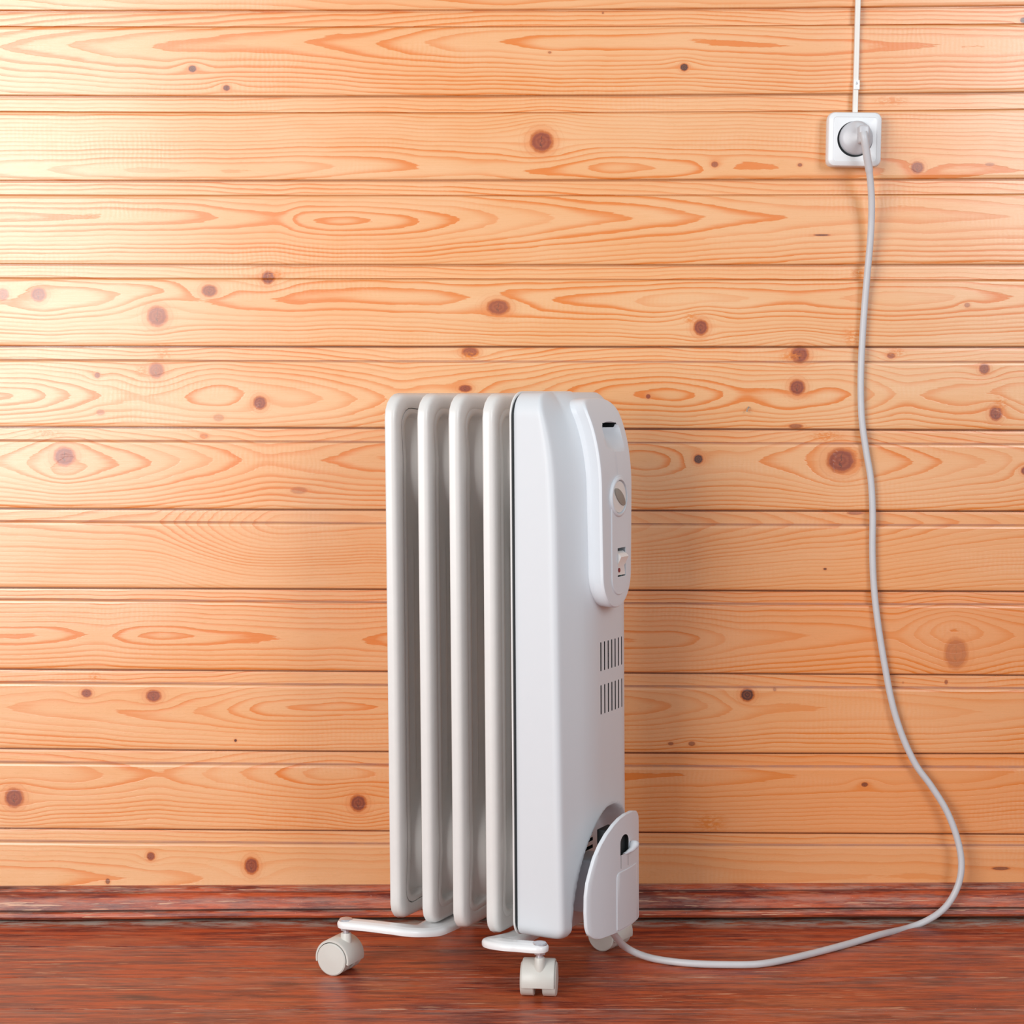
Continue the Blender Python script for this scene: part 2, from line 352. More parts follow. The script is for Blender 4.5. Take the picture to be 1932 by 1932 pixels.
def build_wall():
    xs_px = np.unique(np.round(np.concatenate([np.arange(-1500, -60, 24.), np.arange(-60, 1996, 6.), np.arange(1996, 3450, 24.)]), 2))
    nx = len(xs_px); Xw = np.array([wall_x(x, 850) for x in xs_px])
    rows = []     # each row: (rowpixels array, Y, board id, ledge, seam)
    K = len(JO)
    for j in range(K):
        B = qfit(JO[j][0], xs_px); T = qfit(JO[j][1], xs_px); bid = j - NB0 + 1      # board whose strip starts here
        nxt = qfit(JO[j+1][0], xs_px) if j+1 < K else T + 130
        # joint gap under the face above
        hi_ = j < NB0+4; rows.append((B-1.4, -.0022, bid-1, 0, .2)); rows.append((B-1.2, .0002 if hi_ else .004, bid-1, 0, .36 if hi_ else .8)); rows.append((B+1.6, .0002 if hi_ else .004, bid, 0, .36 if hi_ else .8)); rows.append((B+2.0, .0008, bid, 0, .1))
        for k in range(1, 6): rows.append((B+1.9+(T-B-4.2)*k/5, .0006, bid, 0, 0))
        up = j < NB0+4; rows.append((T-1.6, .0006, bid, 0 if up else .5, 0)); rows.append((T-1.2, .0022, bid, 0 if up else .8, .6 if up else .3)); rows.append((T+.6, .0016, bid, .2 if up else .9, .6 if up else .2)); rows.append((T+1.4, -.0022, bid, 0 if up else .6, 0)); rows.append((T+3.2, -.0036, bid, .12, 0))
        n = 34 if j >= NB0-1 else 14
        for k in range(1, n): rows.append((T+3.2+(nxt-T-8)*k/n, -.004, bid, 0, 0))
        rows.append((nxt-3.2, -.0036, bid, 0, 0))
    R = np.array([r[0] for r in rows]); nr = len(rows)
    Z = EYE + np.vectorize(lambda y: wall_z(y) - EYE)(R); Yv = np.array([r[1] for r in rows]); bid = np.array([r[2] for r in rows])
    X = np.broadcast_to(Xw, (nr, nx)); Y = np.broadcast_to(Yv[:, None], (nr, nx))
    co = np.stack([X, Y, Z], -1).reshape(-1, 3)
    # ring phase
    PX = np.broadcast_to(xs_px, (nr, nx)).astype(float); dx0 = PX.copy()
    ph = np.zeros((nr, nx)); con = np.zeros((nr, nx)); rng = np.random.RandomState(4)
    wob = lambda x, s, seed: sum(np.sin(x/s*f + p)*a for f, p, a in zip((1, 2.3, 4.1), np.random.RandomState(seed).rand(3)*6.28, (1, .5, .25)))
    # lines flow round the knots
    RW = R.copy(); DD = np.zeros((nr, nx))
    for (kx, ky, ra, rb, tn, st) in KN:
        if ra < 5 or rb < 4: continue
        q = np.exp(-((PX-kx)/(3.6*ra))**2 - ((R-ky)/(2.3*rb))**2)
        RW += -(R-ky)*.8*q*st; DD += 11*st*np.exp(-((PX-kx)/(4.5*ra))**2 - ((R-ky)/(3.0*rb))**2)
    for r in range(nr):
        b = int(bid[r])
        if b in GR: y0, pit, cn, dp = GR[b]
        else:
            g = np.random.RandomState(b+50); y0, pit, cn = R[r].mean()*0 + (b*160.5-60), 11, .9
            dp = [(-1500, g.rand()*80), (0, g.rand()*60), (1200, g.rand()*60), (3400, g.rand()*80)]
        dxs, ds = zip(*dp); xx = xs_px
        d = np.interp(xx, dxs, ds); d = np.where(xx < dxs[0], d + (dxs[0]-xx)*.03, d); d = np.where(xx > dxs[-1], d + (xx-dxs[-1])*.03, d)
        ker = np.ones(7)/7; d = np.convolve(np.pad(d, 3, 'edge'), ker, 'valid')
        d = np.abs(d + DD[r] + 1.2*wob(xx, 90, b+90))
        yy = RW[r] - y0 - (4*wob(xx, 260, b+10) + 1.2*wob(xx, 60, b+30))
        ph[r] = np.sqrt(yy**2 + d**2)/(pit*.82)*(1 + .25*np.clip(np.abs(yy)/80, 0, 1)) + 40
        con[r] = cn
    faces = []
    idx = np.arange(nr*nx).reshape(nr, nx)
    q = np.stack([idx[1:, :-1], idx[1:, 1:], idx[:-1, 1:], idx[:-1, :-1]], -1).reshape(-1, 4)
    me = bpy.data.meshes.new('wall_back'); nf = len(q)
    me.vertices.add(nr*nx); me.vertices.foreach_set('co', co.ravel().astype(np.float32))
    me.loops.add(nf*4); me.loops.foreach_set('vertex_index', q.ravel().astype(np.int32))
    me.polygons.add(nf); me.polygons.foreach_set('loop_start', np.arange(nf, dtype=np.int32)*4)
    me.update(calc_edges=True)
    def pt(name, arr):
        a = me.attributes.new(name, 'FLOAT', 'POINT'); a.data.foreach_set('value', arr.ravel().astype(np.float32))
    pt('ring', ph); pt('contrast', con); pt('ledge', np.repeat([r[3] for r in rows], nx)); pt('seam', np.repeat([r[4] for r in rows], nx))
    fb = np.repeat(bid[1:], nx-1).astype(float); fb = np.maximum(fb, 0) + (fb < 0)*(fb+60)
    a = me.attributes.new('board', 'FLOAT', 'FACE'); a.data.foreach_set('value', fb.astype(np.float32))
    TN = {0: .25, 1: .12, 2: .08, 3: .05, 5: .08, 6: .2, 7: .3, 8: .62, 9: .42, 10: .66, 11: .5}  # reddish board tone, raised on the lower boards to paint in shade
    a = me.attributes.new('shade_tint', 'FLOAT', 'FACE'); fbid = np.repeat(bid[1:], nx-1)
    xr = np.clip((np.tile(.5*(xs_px[1:]+xs_px[:-1]), nr-1)-100)/1500, .1, 1)      # tint grows to the right, painting in the lower-right shade
    a.data.foreach_set('value', (np.array([TN.get(int(b), .05) for b in fbid])*xr).astype(np.float32))
    # nearest knot / patch for each face, as exact offsets at its corners
    cx = PX.ravel(); cy = R.ravel(); fx = cx[q].mean(1); fy = cy[q].mean(1)
    def nearest(lst, name, extra=()):
        A = np.array([l[:4] for l in lst], float)
        best = np.full(nf, 1e9); bi = np.zeros(nf, int)
        for i, (kx, ky, ra, rb) in enumerate(A):
            dd = np.hypot((fx-kx)/ra, (fy-ky)/rb); m = dd < best; best[m] = dd[m]; bi[m] = i
        vx = (cx[q]-A[bi, 0][:, None])/A[bi, 2][:, None]; vy = (cy[q]-A[bi, 1][:, None])/A[bi, 3][:, None]
        vec = np.stack([vx, np.zeros_like(vx) + bi[:, None]*0, -vy], -1)
        a = me.attributes.new(name, 'FLOAT_VECTOR', 'CORNER'); a.data.foreach_set('vector', np.clip(vec, -60, 60).ravel().astype(np.float32))
        for nm, col in extra:
            a = me.attributes.new(nm, 'FLOAT', 'FACE'); a.data.foreach_set('value', np.array([l[col] for l in lst], np.float32)[bi])
    nearest(KN, 'knot', (('knot_tone', 4), ('knot_strength', 5))); nearest(PA, 'patch')
    o = link('wall_back', me, M_PINE); tag(o, 'varnished pine board wall with knots and recessed joints', kind='structure')
    me.polygons.foreach_set('use_smooth', np.zeros(nf, bool))
build_wall()

# ------------------------------------------------------------------ floor
def build_floor():
    ys = [.02, floor_pt(966, 1786)[1], floor_pt(966, 1844)[1], floor_pt(966, 1904)[1]]
    while ys[-1] > -2.2: ys.append(ys[-1]-.112)
    V, Fc, led, seam, brd = [], [], [], [], []
    xs = np.linspace(-2.3, 2.3, 24)
    prof_rows = []
    for i in range(len(ys)-1):
        a, b = ys[i], ys[i+1]     # a is nearer the wall
        rows = [(a-.0010, -.006, 0, 1), (a-.0011, -.0010, .3, .7), (a-.0022, 0, .25, 0)]
        if i == 0: rows += [(a-.030, 0, 1.0, 0), (a-.052, 0, 1.0, 0), (a-.074, 0, 0, 0)]
        else: rows += [((a+b)/2, 0, 0, 0)]
        rows += [(b+.0022, 0, .0, 0), (b+.0007, -.0010, .6, .2), (b+.0006, -.006, 0, 1)]
        for r in rows: prof_rows.append((*r, i))
    n = len(xs)
    for (y, z, l, s, i) in prof_rows:
        for x in xs: V.append((x, y, z)); led.append(l); seam.append(s)
    for r in range(len(prof_rows)-1):
        for k in range(n-1):
            Fc.append((r*n+k, (r+1)*n+k, (r+1)*n+k+1, r*n+k+1)); brd.append(prof_rows[r][4])
    me = mesh('floor', V, Fc)
    for nm, arr in (('ledge', led), ('seam', seam)):
        a = me.attributes.new(nm, 'FLOAT', 'POINT'); a.data.foreach_set('value', np.array(arr, np.float32))
    a = me.attributes.new('board', 'FLOAT', 'FACE'); a.data.foreach_set('value', np.array(brd, np.float32))
    o = link('floor', me, M_FLOOR); tag(o, 'worn oxblood painted plank floor', kind='structure')
build_floor()

def build_skirting():
    # profile (depth from wall, height fraction, ledge, seam)
    pr = [(0, 0, 0, 1), (.0165, .0, 0, 1), (.0195, .05, 0, .3), (.0205, .12, 0, 0), (.0190, .22, .0, 0), (.0172, .25, .7, .1), (.0150, .27, .2, 1), (.0150, .30, 0, 1), (.0158, .315, .3, 0),
          (.0150, .42, .15, 0), (.0128, .58, .35, 0), (.0118, .72, .1, 0), (.0125, .80, 0, 0), (.0112, .835, 0, .7), (.0112, .86, .6, .4), (.0120, .875, .4, 0), (.0095, .95, .3, 0), (.0055, 1.0, .2, 0), (-.001, 1.0, .5, 0)]
    xs = np.linspace(-2.3, 2.3, 70); V, led, seam = [], [], []
    for x in xs:
        u = max(-1.3, min(1.3, x/.635)); rs = random.Random(int((x+3)*50)).uniform(-.0005, .0005)
        bot = .0035 + .0022*u + rs + (.0015 if abs(x+.2) < .18 else 0); top = .0425 + .0022*u
        for d, h, l, s in pr: V.append((x, -.004-d, bot+(top-bot)*h)); led.append(l); seam.append(s)
    n = len(pr); Fc = [(i*n+j, i*n+j+1, (i+1)*n+j+1, (i+1)*n+j) for i in range(len(xs)-1) for j in range(n-1)]
    me = mesh('baseboard_back', V, Fc); smooth(me, 30)
    for nm, arr in (('ledge', led), ('seam', seam)):
        a = me.attributes.new(nm, 'FLOAT', 'POINT'); a.data.foreach_set('value', np.array(arr, np.float32))
    a = me.attributes.new('board', 'FLOAT', 'FACE'); a.data.foreach_set('value', np.full(len(Fc), 11., np.float32))
    o = link('baseboard_back', me, M_SKIRT); tag(o, 'moulded dark red skirting board along the pine wall', kind='structure')
build_skirting()

# ------------------------------------------------------------------ oil filled radiator
PHI = math.radians(28); CU, SU = math.cos(PHI), math.sin(PHI)
ORG = Vector((.0081, -.2822, 0)); LEAN = .0085
ROOT = bpy.data.objects.new('oil_filled_radiator', None); COL.objects.link(ROOT); ROOT.location = ORG; ROOT.rotation_euler = (0, 0, -PHI)
ROOT.empty_display_size = .1
tag(ROOT, 'white wheeled oil-filled radiator with four ribbed fins standing on the red floor', 'heater')
def body(me):      # the column leans a hair out of plumb on its casters
    for v in me.vertices: v.co.x -= LEAN*(v.co.z-.06)
    return me
WF = .168; ZB, ZT = .0535, .6495

def fin_mesh(groove):
    n = 168; H = ZT-ZB; out = resample(rrect(0, WF, ZB, ZT, [.020, .020, .027, .027], 12), n)
    med = np.array([[WF/2, min(max(p[1], ZB+WF/2), ZT-WF/2)] for p in out])
    dist = np.linalg.norm(out-med, axis=1); dirn = (med-out)/dist[:, None]
    def inset(d):      # straight inset near the rim, blending to the medial line
        f = min(1, d/(WF/2)); return out + dirn*np.minimum(dist, d*(dist/(WF/2))**f if d > 0 else 0)[:, None]
    B = .0118
    prof = [(.0030, B-.006), (.0016, .0006), (.0012, 0), (.0003, 0), (0, .0004), (0, .0016), (.0005, .0026), (.0009, .0060), (.0014, .0078), (.0026, .0096), (.0044, .0108), (.0068, .0115), (.011, B), (.0155, B), (.0182, B)]
    prof += [(.0190, B-.0002), (.0194, B-groove), (.0199, B-groove), (.0203, B-.0002), (.0240, B), (.0262, B)]
    prof += [(d, None) for d in (.0275, .029, .031, .033, .035, .038, .041, .044, .047, .050, .053, .057, .061, .065, .070, .075, .080)]
    rings = []
    def face(v, z, d):
        t = min(1, max(0, (d-.0262)/.0045)); u = B - .0070*t*t*(3-2*t)
        for zc in (ZT-.078, ZB+.078):
            r = math.hypot((v-WF/2)/1.05, (z-zc)/1.25); q = max(0, 1-(r/.056)**2); u += .0190*q*q*(3-2*q)*t
        if ZB+.150 < z < ZT-.165:                      # flat pressed chamber between the hubs
            e = min(z-(ZB+.150), ZT-.165-z)/.02; e = min(1, e); s = min(1, max(0, (d-.042)/.003)); u += .0016*s*e
            s2 = min(1, max(0, (d-.050)/.003)); u -= .0028*s2*min(1, e)
        return u
    for d, u in prof:
        P = inset(d)
        rings.append([Vector((u if u is not None else face(p[0], p[1], d), p[0], p[1])) for p in P])
    back = [Vector((B-.0075, p[0], p[1])) for p in inset(.0036)]
    back2 = [Vector((B-.0075, p[0], p[1])) for p in inset(.06)]
    rings = [back2, back] + rings
    me = loft('fin', rings, cap0=True, cap1=True); smooth(me, 50); return me
fm0, fm1 = body(fin_mesh(.0032)), body(fin_mesh(.0004))
for m in (fm0, fm1): m.materials.append(M_FIN)
PITCHF = .0412
for k in (4, 3, 2, 1):
    o = bpy.data.objects.new('fin', fm0 if k == 4 else fm1); COL.objects.link(o); o.parent = ROOT; o.location = (-PITCHF*k + (.0005, -.0005, .001, 0)[k-1], 0, 0)
# oil channels join the fins through their hubs
for zc in (ZT-.078, ZB+.078):
    me = lathe('oil_channel', [(.02, -.15), (.024, -.149), (.024, .014), (.02, .015)], 32, Matrix.Translation((0, WF/2, zc)) @ Matrix.Rotation(math.pi/2, 4, 'Y'))
    link('oil_channel', body(me), M_FIN, ROOT)

# end cover
def cover_u(z, u):      # the top of the end face falls back
    t = max(0, (z-.545)/.107); t = min(t, .999)
    return u - .042*(1-math.sqrt(1-t*t))
def cover_mesh():
    zs = list(np.linspace(0, 1, 150)); zb, zt = .0585, .6505; rings = []
    R = .026; N = 150
    def ring(z, grow=0.):
        # horizontal section
        c1 = float(np.interp(z, [.06, .105, .334, .504, .58, .628, .65], [.0515, .0506, .0470, .0451, .0415, .0377, .0345]))
        e = .0635
        dz = max(0, z-(zt-R)); it = R-math.sqrt(max(0, R*R-dz*dz))
        db = max(0, (zb+.014)-z); ib = .014-math.sqrt(max(0, .014**2-min(db, .014)**2))
        i = it + ib
        pts = [(-.0030, i), (c1, i), (e, .055), (e+.0008, .10), (e, .142), (e-.018, .168-i*.75), (-.0030, .172-i*.75)]
        # round the creases
        out = []
        for k, (p, r) in enumerate(zip(pts, [.001, .006, .02, .03, .02, .006, .004])):
            p = np.array(p); a = np.array(pts[k-1]); b = np.array(pts[(k+1) % len(pts)])
            la, lb = np.linalg.norm(a-p), np.linalg.norm(b-p); m = min(r, .45*la, .45*lb)
            s, e2 = p+(a-p)/la*m, p+(b-p)/lb*m
            for t in np.linspace(0, 1, 6): out.append(tuple((1-t)**2*s + 2*t*(1-t)*p + t*t*e2))
        P = resample(out, N)
        res = []
        for (u, v) in P:
            if u > .001:
                drop = cover_u(z, 0)
                w_ = min(1, max(0, (u-.0)/.055)); w_ = w_**2.2
                u = max(.0005, u + drop*w_)
                u -= ib*.9*min(1, u/.02)
                # arched pocket low on the end face
                if z < .205:
                    zz = (z-.045)/.148; hw = .085*math.sqrt(max(0, 1-zz*zz)) if zz < 1 else -1
                    if hw > 0:
                        dd = (hw-abs(v-.101))
                        # distance measured towards the nearer of side and crown
                        dd = min(dd, (1-math.hypot((v-.101)/.085, zz))*.12)
                        if dd > 0:
                            t = min(1, dd/.014); t = t*t*(3-2*t)
                            u = min(u, u*(1-t) + .034*t)
            res.append(Vector((u, v, z)))
        return res
    zl = sorted(set([zb + (.014)*(1-math.cos(a)) for a in np.linspace(0, math.pi/2, 8)] + list(np.arange(zb+.016, .2, .0022)) + list(np.arange(.2, .54, .01)) + list(np.arange(.54, zt-R, .005)) + [zt-R+R*math.sin(a) for a in np.linspace(0, math.pi/2*.985, 14)]))
    rings = [ring(z) for z in zl]
    me = loft('cover', rings); smooth(me, 40); return me
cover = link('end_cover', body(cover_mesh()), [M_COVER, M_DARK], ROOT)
def slot(v, z0, z1, w_, u0=.045, u1=.09):
    return boxmesh('slot', u0, u1, v-w_/2, v+w_/2, z0, z1, .0006 if w_ > .002 else .0004, 1)
cs = []
for row in ((.3445, .3765), (.2965, .3290)):
    for k in range(7):
        v = .0755 + k*.0092; cs.append(body(slot(v, row[0], row[1], .0026)))
for (z0, z1) in ((.140, .160), (.110, .133), (.082, .104)):
    for k in range(3): cs.append(body(slot(.0375+k*.0068+(.0015 if z0 < .1 else 0)*-1, z0, z1, .0018, .02, .05)))
for k in range(4): cs.append(body(boxmesh('slot', .02, .05, .054, .115, .1615-k*.0085, .1655-k*.0085, .0005, 1)))
bpy.context.view_layer.update()
cut(cover, cs);  # slot walls take the near-black, shade put into the colour
# flange plate between fins and cover
def plate(name, u0, u1, w_, z0, z1, r, mat):
    o_ = rrect(-.0015, w_, z0, z1, r, 10); rings = []
    for (d, u) in ((.0008, u0), (0, u0+.0006), (0, u1-.0006), (.0008, u1)):
        cxv = (w_/2, (z0+z1)/2)
        rings.append([Vector((u, p[0]+(d if p[0] < cxv[0] else -d), p[1]+(d if p[1] < cxv[1] else -d))) for p in o_])
    me = loft(name, rings); smooth(me, 40); return link(name, body(me), mat, ROOT)
plate('cover_flange', -.0072, -.0046, .169, .0575, .6515, [.018, .018, .027, .027], M_RIM)
plate('cover_gap_shade', -.0047, -.0026, .166, .061, .6488, [.016, .016, .026, .026], M_DARK)  # near-black strip drawn for the shade of the gap before the cover

# control panel
def panel_u(z): return cover_u(z, .0815)
PC = .0815
def panel_outline():
    pts = []
    hb, zc = .0365, .4530
    for a in np.linspace(180, 360, 25): pts.append((PC+hb*math.cos(math.radians(a)), zc+.0375*math.sin(math.radians(a))))
    for z, h in ((.50, .0380), (.55, .0390), (.60, .0400), (.625, .0400)): pts.append((PC+h, z))
    for a in np.linspace(0, 180, 21): pts.append((PC+.0400*math.copysign(abs(math.cos(math.radians(a)))**.55, math.cos(math.radians(a))), .625+.0190*math.sin(math.radians(a))**.8))
    for z, h in ((.60, .0400), (.55, .0390), (.50, .0380)): pts.append((PC-h, z))
    return resample(pts, 140)
def panel_mesh():
    out = panel_outline(); med = np.array([[PC, min(max(p[1], .459), .600)] for p in out]); rings = []
    def R_(f, du, base=False):
        P = out + (med-out)*f
        return [Vector((((cover_u(p[1], .0560)) if base else panel_u(p[1])+du), p[0], p[1])) for p in P]
    wide = np.stack([PC+(out[:, 0]-PC)*.84, out[:, 1]], 1)
    rings.append([Vector((cover_u(p[1], .050), p[0], p[1])) for p in wide])
    rings.append([Vector((cover_u(p[1], .0655), p[0], p[1])) for p in wide])
    rings.append([Vector((cover_u(p[1], .0662), p[0], p[1])) for p in np.stack([PC+(out[:, 0]-PC)*.85, out[:, 1]], 1)])
    rings.append(R_(-.010, -.0030)); rings.append(R_(-.003, -.0012)); rings.append(R_(.015, -.0002)); rings.append(R_(.04, 0))
    for f in (.12, .25, .4, .55, .7, .85, .97): rings.append(R_(f, .0006*math.sin(f*1.5)))
    me = loft('control_panel', rings); smooth(me, 32); return me
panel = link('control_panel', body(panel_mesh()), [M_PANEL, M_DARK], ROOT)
bpy.context.view_layer.update()
U0 = .0818
# scooped grip under a mouth painted near-black for its shade
def scoop():
    rings = []
    for (z, dep) in ((.5855, -.001), (.590, .0035), (.598, .0085), (.607, .0125), (.6115, .0135), (.6150, .0130), (.6175, .0100), (.6185, .004)):
        hv = .0235 if z < .612 else .0235*math.sqrt(max(.05, 1-((z-.612)/.0068)**2)); c = PC+.0035
        u_in = panel_u(z)-dep
        rings.append([Vector((.105, c-hv, z)), Vector((.105, c+hv, z)), Vector((panel_u(z)+.001, c+hv, z)), Vector((u_in, c+hv*.25, z)), Vector((u_in, c-hv*.25, z)), Vector((panel_u(z)+.001, c-hv, z))])
    return loft('scoop', rings)
c1 = body(scoop())
cut(panel, [c1], dark=False)
c2 = body(boxmesh('mouth', .050, .0800, PC-.0155, PC+.021, .6120, .6172, .001, 1))
KC = (PC+.0015, .5365)
c3 = body(lathe('well', [(.0168, 0), (.0168, .03)], 48, Matrix.Translation((.0755, KC[0], KC[1])) @ Matrix.Rotation(math.pi/2, 4, 'Y')))
SC = (PC+.0085, .4645)
c4 = body(boxmesh('well', .070, .095, SC[0]-.0105, SC[0]+.0105, SC[1]-.0155, SC[1]+.0160, .0004, 1))
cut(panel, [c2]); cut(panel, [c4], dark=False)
o_well = panel
# raised strip carrying knob and switch
def strip():
    o_ = rrect(PC-.0165, PC+.0245, .4290, .5600, .0195, 10); rings = []
    for (d, u) in ((0, .074), (0, U0+.0004), (.0006, U0+.0011)):
        rings.append([Vector((u, p[0]+(d if p[0] < PC+.004 else -d), p[1]+(d if p[1] < .49 else -d))) for p in o_])
    me = loft('fascia_strip', rings); smooth(me, 30); return me
st = link('fascia_strip', body(strip()), [M_PANEL, M_DARK], panel)
st.parent = panel
bpy.context.view_layer.update()
cut(st, [body(lathe('well', [(.0186, 0), (.0186, .03)], 48, Matrix.Translation((.0600, KC[0], KC[1])) @ Matrix.Rotation(math.pi/2, 4, 'Y'))),
         body(boxmesh('well', .060, .095, SC[0]-.0105, SC[0]+.0105, SC[1]-.0155, SC[1]+.0160, .0004, 1))], dark=False)
AX = lambda u, v, z: Matrix.Translation((u, v, z)) @ Matrix.Rotation(math.pi/2, 4, 'Y')
# bezel ring
prof = [(.0183, -.002), (.0183, .0020), (.0187, .0030), (.0203, .0031), (.0217, .0020), (.0221, -.002)]
Mx = AX(U0, *KC); seg = 56
rr_ = [[Mx @ Vector((r*math.cos(2*math.pi*k/seg), r*math.sin(2*math.pi*k/seg), h)) for k in range(seg)] for r, h in prof]; rr_.append(rr_[0])
me = loft('knob_bezel', rr_, False, False); smooth(me, 50)
link('knob_bezel', body(me), M_PANEL, panel)
kn = link('thermostat_knob', body(lathe('thermostat_knob', [(.0177, -.004), (.0177, .0008), (.0170, .0018), (.0100, .0022), (.002, .0024)], 56, AX(U0, *KC))), M_KNOB, panel)
tag(kn, 'ivory round thermostat knob')
# slanted lens-shaped finger hold across the knob (belongs to the knob, same body)
def lens():
    rings = []; L, Wd = .0155, .0062
    for (s, h) in ((1, .0012), (1, .0030), (.95, .0034)):
        r = []
        for k in range(32):
            a = 2*math.pi*k/32; x = math.cos(a)*L*s; y = math.copysign(abs(math.sin(a))**1.15, math.sin(a))*Wd*s
            r.append((x, y, h))
        rings.append(r)
    ang = math.radians(-34); out = []
    for r in rings:
        out.append([Vector((U0+h, KC[0]+x*math.cos(ang)-y*math.sin(ang), KC[1]+x*math.sin(ang)+y*math.cos(ang))) for x, y, h in r])
    me = loft('knob_grip', out); smooth(me, 30); return me
g = link('knob_grip', body(lens()), M_GRIP, panel); tag(g, 'grey beige slanted finger grip of the knob')
# rocker switch in its well
def prism(name, prof, v0, v1):
    me = loft(name, [[Vector((u, v, z)) for u, z in prof] for v in (v0, v1)]); smooth(me, 30); return me
sw = link('rocker_switch', body(prism('rocker_switch', [(.074, SC[1]-.0140), (.0824, SC[1]-.0140), (.0818, SC[1]-.004), (.0866, SC[1]+.0062), (.0860, SC[1]+.0074), (.0800, SC[1]+.0120), (.074, SC[1]+.0120)], SC[0]-.0098, SC[0]+.0098)), M_RIM, panel)
tag(sw, 'white rocker switch with a dark red dot')
link('switch_dot', body(lathe('switch_dot', [(.0024, 0), (.0024, .0010), (.0018, .0012)], 20, AX(.0818, SC[0]-.0058, SC[1]-.0085))), M_RED, panel)
link('switch_mark', body(boxmesh('switch_mark', .074, .0820, SC[0]-.0006, SC[0]+.0012, SC[1]-.0150, SC[1]-.0130)), M_TEAL, panel)
link('switch_mark', body(boxmesh('switch_mark', .070, .0790, SC[0]-.002, SC[0]-.0002, SC[1]+.0125, SC[1]+.0152)), M_DARK, panel)

# cord holder plate standing off the end face
HC = .085
def holder_u(v): return .0765 + .0125*(1-min(1, ((v-HC)/.076)**2))
def holder_outline():
    zs = [(.0620, .0640), (.0680, .0715), (.076, .0745), (.092, .0755), (.110, .0750), (.1240, .0725), (.137, .0675), (.150, .0615), (.162, .0525), (.172, .0410), (.180, .0270), (.1845, .0140)]
    R_ = [(HC+.044, .0610), (HC+.0435, .066), (HC+.0440, .168), (HC+.0430, .1765), (HC+.0360, .1825), (HC+.020, .1860)] + [(HC, .1865)] + [(HC-h, z) for z, h in zs[::-1]]
    b = [(HC-.0560, .0595), (HC, .0585), (HC+.0410, .0590)]
    return resample(R_ + b, 150)
def holder_mesh():
    o_ = holder_outline(); med = np.array([[HC+(p[0]-HC)*.0, min(max(p[1], .085), .15)] for p in o_]); T = .0050; rings = []
    steps = [(1, -T), (.6, -T), (.25, -T), (.03, -T), (.006, -T*.85), (0, -T*.5), (.004, -.0006), (.02, 0), (.1, 0), (.2, 0), (.3, 0), (.42, 0), (.55, 0), (.7, 0), (.85, 0), (.98, 0)]
    for f, du in steps[1:]:
        P = o_ + (med-o_)*f
        rings.append([Vector((holder_u(p[0])+du, p[0], p[1])) for p in P])
    me = loft('cord_holder', rings); smooth(me, 40); return me
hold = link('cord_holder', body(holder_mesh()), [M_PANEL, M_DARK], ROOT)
bpy.context.view_layer.update()
def arch_cut():
    o_ = [(HC-.0140, .1430), (HC+.0070, .1430), (HC+.0070, .1560)] + [(HC-.0035+.0105*math.cos(a), .1560+.0085*math.sin(a)) for a in np.linspace(.3, math.pi-.3, 9)] + [(HC-.0140, .1560)]
    return loft('c', [[Vector((u, p[0], p[1])) for p in o_] for u in (.07, .12)])
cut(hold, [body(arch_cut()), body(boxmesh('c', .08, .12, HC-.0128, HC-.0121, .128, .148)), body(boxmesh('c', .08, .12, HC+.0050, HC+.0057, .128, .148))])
hk = link('cord_hook', body(tube('cord_hook', [Vector((.0865, HC-.006, .1415)), Vector((.0885, HC+.002, .1425)), Vector((.0920, HC+.0085, .1455)), Vector((.0935, HC+.0125, .1500)), Vector((.0938, HC+.0140, .1530)), Vector((.0938, HC+.0145, .1545))], [.0012, .0018, .0032, .0052, .0045, .0015], 20)), M_PANEL, hold)
# inner hatch: thin raised tongue
def hatch():
    o_ = rrect(HC-.023, HC+.036, .0605, .125, [.001, .001, .006, .006], 5); rings = []
    for d, du in ((0, -.002), (0, .0004), (.0006, .0009)):
        rings.append([Vector((holder_u(p[0])+du, p[0]+(d if p[0] < HC+.01 else -d), p[1]+(d if p[1] < .09 else -d))) for p in resample(o_, 60)])
    med = [Vector((holder_u(p.y)+.0009, p.y, .09)) for p in rings[-1]]; rings.append(med)
    me = loft('hatch', rings, True, False); smooth(me, 30); return me
link('cord_holder_hatch', body(hatch()), M_PANEL, hold)
# neck that carries the plate
link('holder_neck', body(boxmesh('holder_neck', .028, .0845, HC-.022, HC+.022, .075, .135, .003)), M_PANEL, hold)
link('hook_shade_block', body(boxmesh('hook_shade_block', .060, .0848, HC-.014, HC+.014, .136, .169, .001)), M_DARK, hold)  # near-black block behind the hook opening, painting its shade

